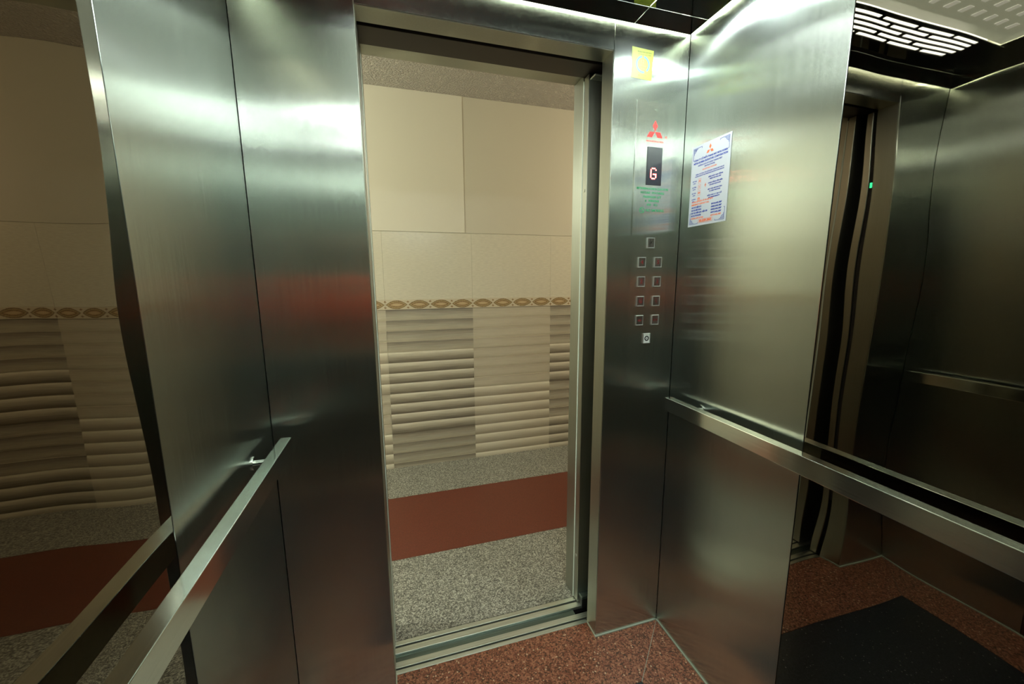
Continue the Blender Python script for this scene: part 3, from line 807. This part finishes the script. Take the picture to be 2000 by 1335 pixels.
PX = .33
SKIN = plain('skin', (.50, .30, .21), .5); SHIRT = plain('red_orange_cloth', (.95, .13, .03), .85); TROUS = plain('black_cloth', (.012, .012, .015), .8)
HAIR = plain('black_hair', (.01, .008, .008), .5); SHOE = plain('dark_shoe', (.02, .018, .018), .4)
ph_ = empty('person', (PX, -1.44, 0), 'person in a red shirt and black trousers holding a camera at chest height', 'person')
def P_(x, y, z): return (PX + x, y, z)
J = [(P_(0, -1.45, .92), .11, .085), (P_(0, -1.45, 1.10), .105, .08), (P_(0, -1.45, 1.30), .13, .085), (P_(0, -1.45, 1.43), .06, .055), (P_(0, -1.44, 1.50), .052), (P_(0, -1.43, 1.56), .072, .08), (P_(0, -1.425, 1.63), .078, .09), (P_(0, -1.43, 1.70), .058, .068)]
E_ = [(i, i + 1) for i in range(7)]
for sd in (-1, 1):
    k = len(J); J += [(P_(sd * .155, -1.45, 1.375), .05), (P_(sd * .235, -1.40, 1.14), .038), (P_(sd * .10, -1.30, 1.31), .026), (P_(sd * .085, -1.285, 1.345), .024, .034)]
    E_ += [(2, k), (k, k + 1), (k + 1, k + 2), (k + 2, k + 3)]
    k = len(J); J += [(P_(sd * .085, -1.45, .86), .075), (P_(sd * .10, -1.44, .48), .055), (P_(sd * .11, -1.455, .10), .036), (P_(sd * .115, -1.39, .035), .032)]
    E_ += [(0, k), (k, k + 1), (k + 1, k + 2), (k + 2, k + 3)]
body = skin_body('body', J, E_, SKIN, ph_)
JS = [(P_(0, -1.45, .90), .135, .105), (P_(0, -1.45, 1.10), .128, .10), (P_(0, -1.45, 1.30), .15, .105), (P_(0, -1.45, 1.41), .085, .07)]
ES = [(0, 1), (1, 2), (2, 3)]
for sd in (-1, 1):
    k = len(JS); JS += [(P_(sd * .16, -1.45, 1.372), .064), (P_(sd * .235, -1.40, 1.14), .052), (P_(sd * .112, -1.308, 1.295), .040)]
    ES += [(2, k), (k, k + 1), (k + 1, k + 2)]
skin_body('shirt', JS, ES, SHIRT, ph_)
JT = [(P_(0, -1.45, .93), .128, .098)]; ET = []
for sd in (-1, 1):
    k = len(JT); JT += [(P_(sd * .088, -1.45, .86), .092), (P_(sd * .10, -1.44, .48), .070), (P_(sd * .11, -1.455, .09), .058)]
    ET += [(0, k), (k, k + 1), (k + 1, k + 2)]
    skin_body('shoe', [(P_(sd * .11, -1.49, .048), .042), (P_(sd * .113, -1.43, .042), .042, .042), (P_(sd * .118, -1.36, .034), .034)], [(0, 1), (1, 2)], SHOE, ph_)
    for q_ in range(4):
        zz = 1.325 + .016 * q_; ln_ = (.85, 1, .95, .8)[3 - q_]
        skin_body('finger', [(P_(sd * .088, -1.275, zz), .0095), (P_(sd * .082, -1.246 , zz + .002), .009), (P_(sd * (.082 - .026 * ln_), -1.232, zz + .003), .0085), (P_(sd * (.082 - .045 * ln_), -1.233, zz + .003), .0075)], [(0, 1), (1, 2), (2, 3)], SKIN, ph_, 1)
    skin_body('thumb', [(P_(sd * .08, -1.292, 1.335), .011), (P_(sd * .058, -1.308, 1.350), .010), (P_(sd * .034, -1.309, 1.362), .0085)], [(0, 1), (1, 2)], SKIN, ph_, 1)
    cyl('eye', P_(sd * .032, -1.342, 1.625), P_(sd * .032, -1.334, 1.624), .009, HAIR, ph_, 12)
    skin_body('ear', [(P_(sd * .079, -1.43, 1.64), .010, .02), (P_(sd * .084, -1.43, 1.60), .008, .014)], [(0, 1)], SKIN, ph_, 1)
skin_body('trousers', JT, ET, TROUS, ph_)
skin_body('hair', [(P_(0, -1.50, 1.60), .045, .04), (P_(0, -1.478, 1.66), .066, .06), (P_(0, -1.44, 1.712), .070, .055), (P_(0, -1.385, 1.712), .05, .03)], [(0, 1), (1, 2), (2, 3)], HAIR, ph_)
skin_body('nose', [(P_(0, -1.345, 1.625), .007), (P_(0, -1.330, 1.598), .011)], [(0, 1)], SKIN, ph_, 1)
box('mouth', PX - .022, PX + .022, -1.347, -1.340, 1.566, 1.572, plain('lips', (.40, .14, .12), .5), ph_, .002)
ca_ = empty('photo_camera', (PX, -1.27, 1.37), 'black photo camera held at chest height by the person in red', 'camera')
box('camera_body', PX - .054, PX + .054, -1.290, -1.242, 1.325, 1.405, RUBBER, ca_, .008, 2)
box('viewfinder', PX - .024, PX + .024, -1.290, -1.248, 1.4055, 1.435, RUBBER, ca_, .006, 2)
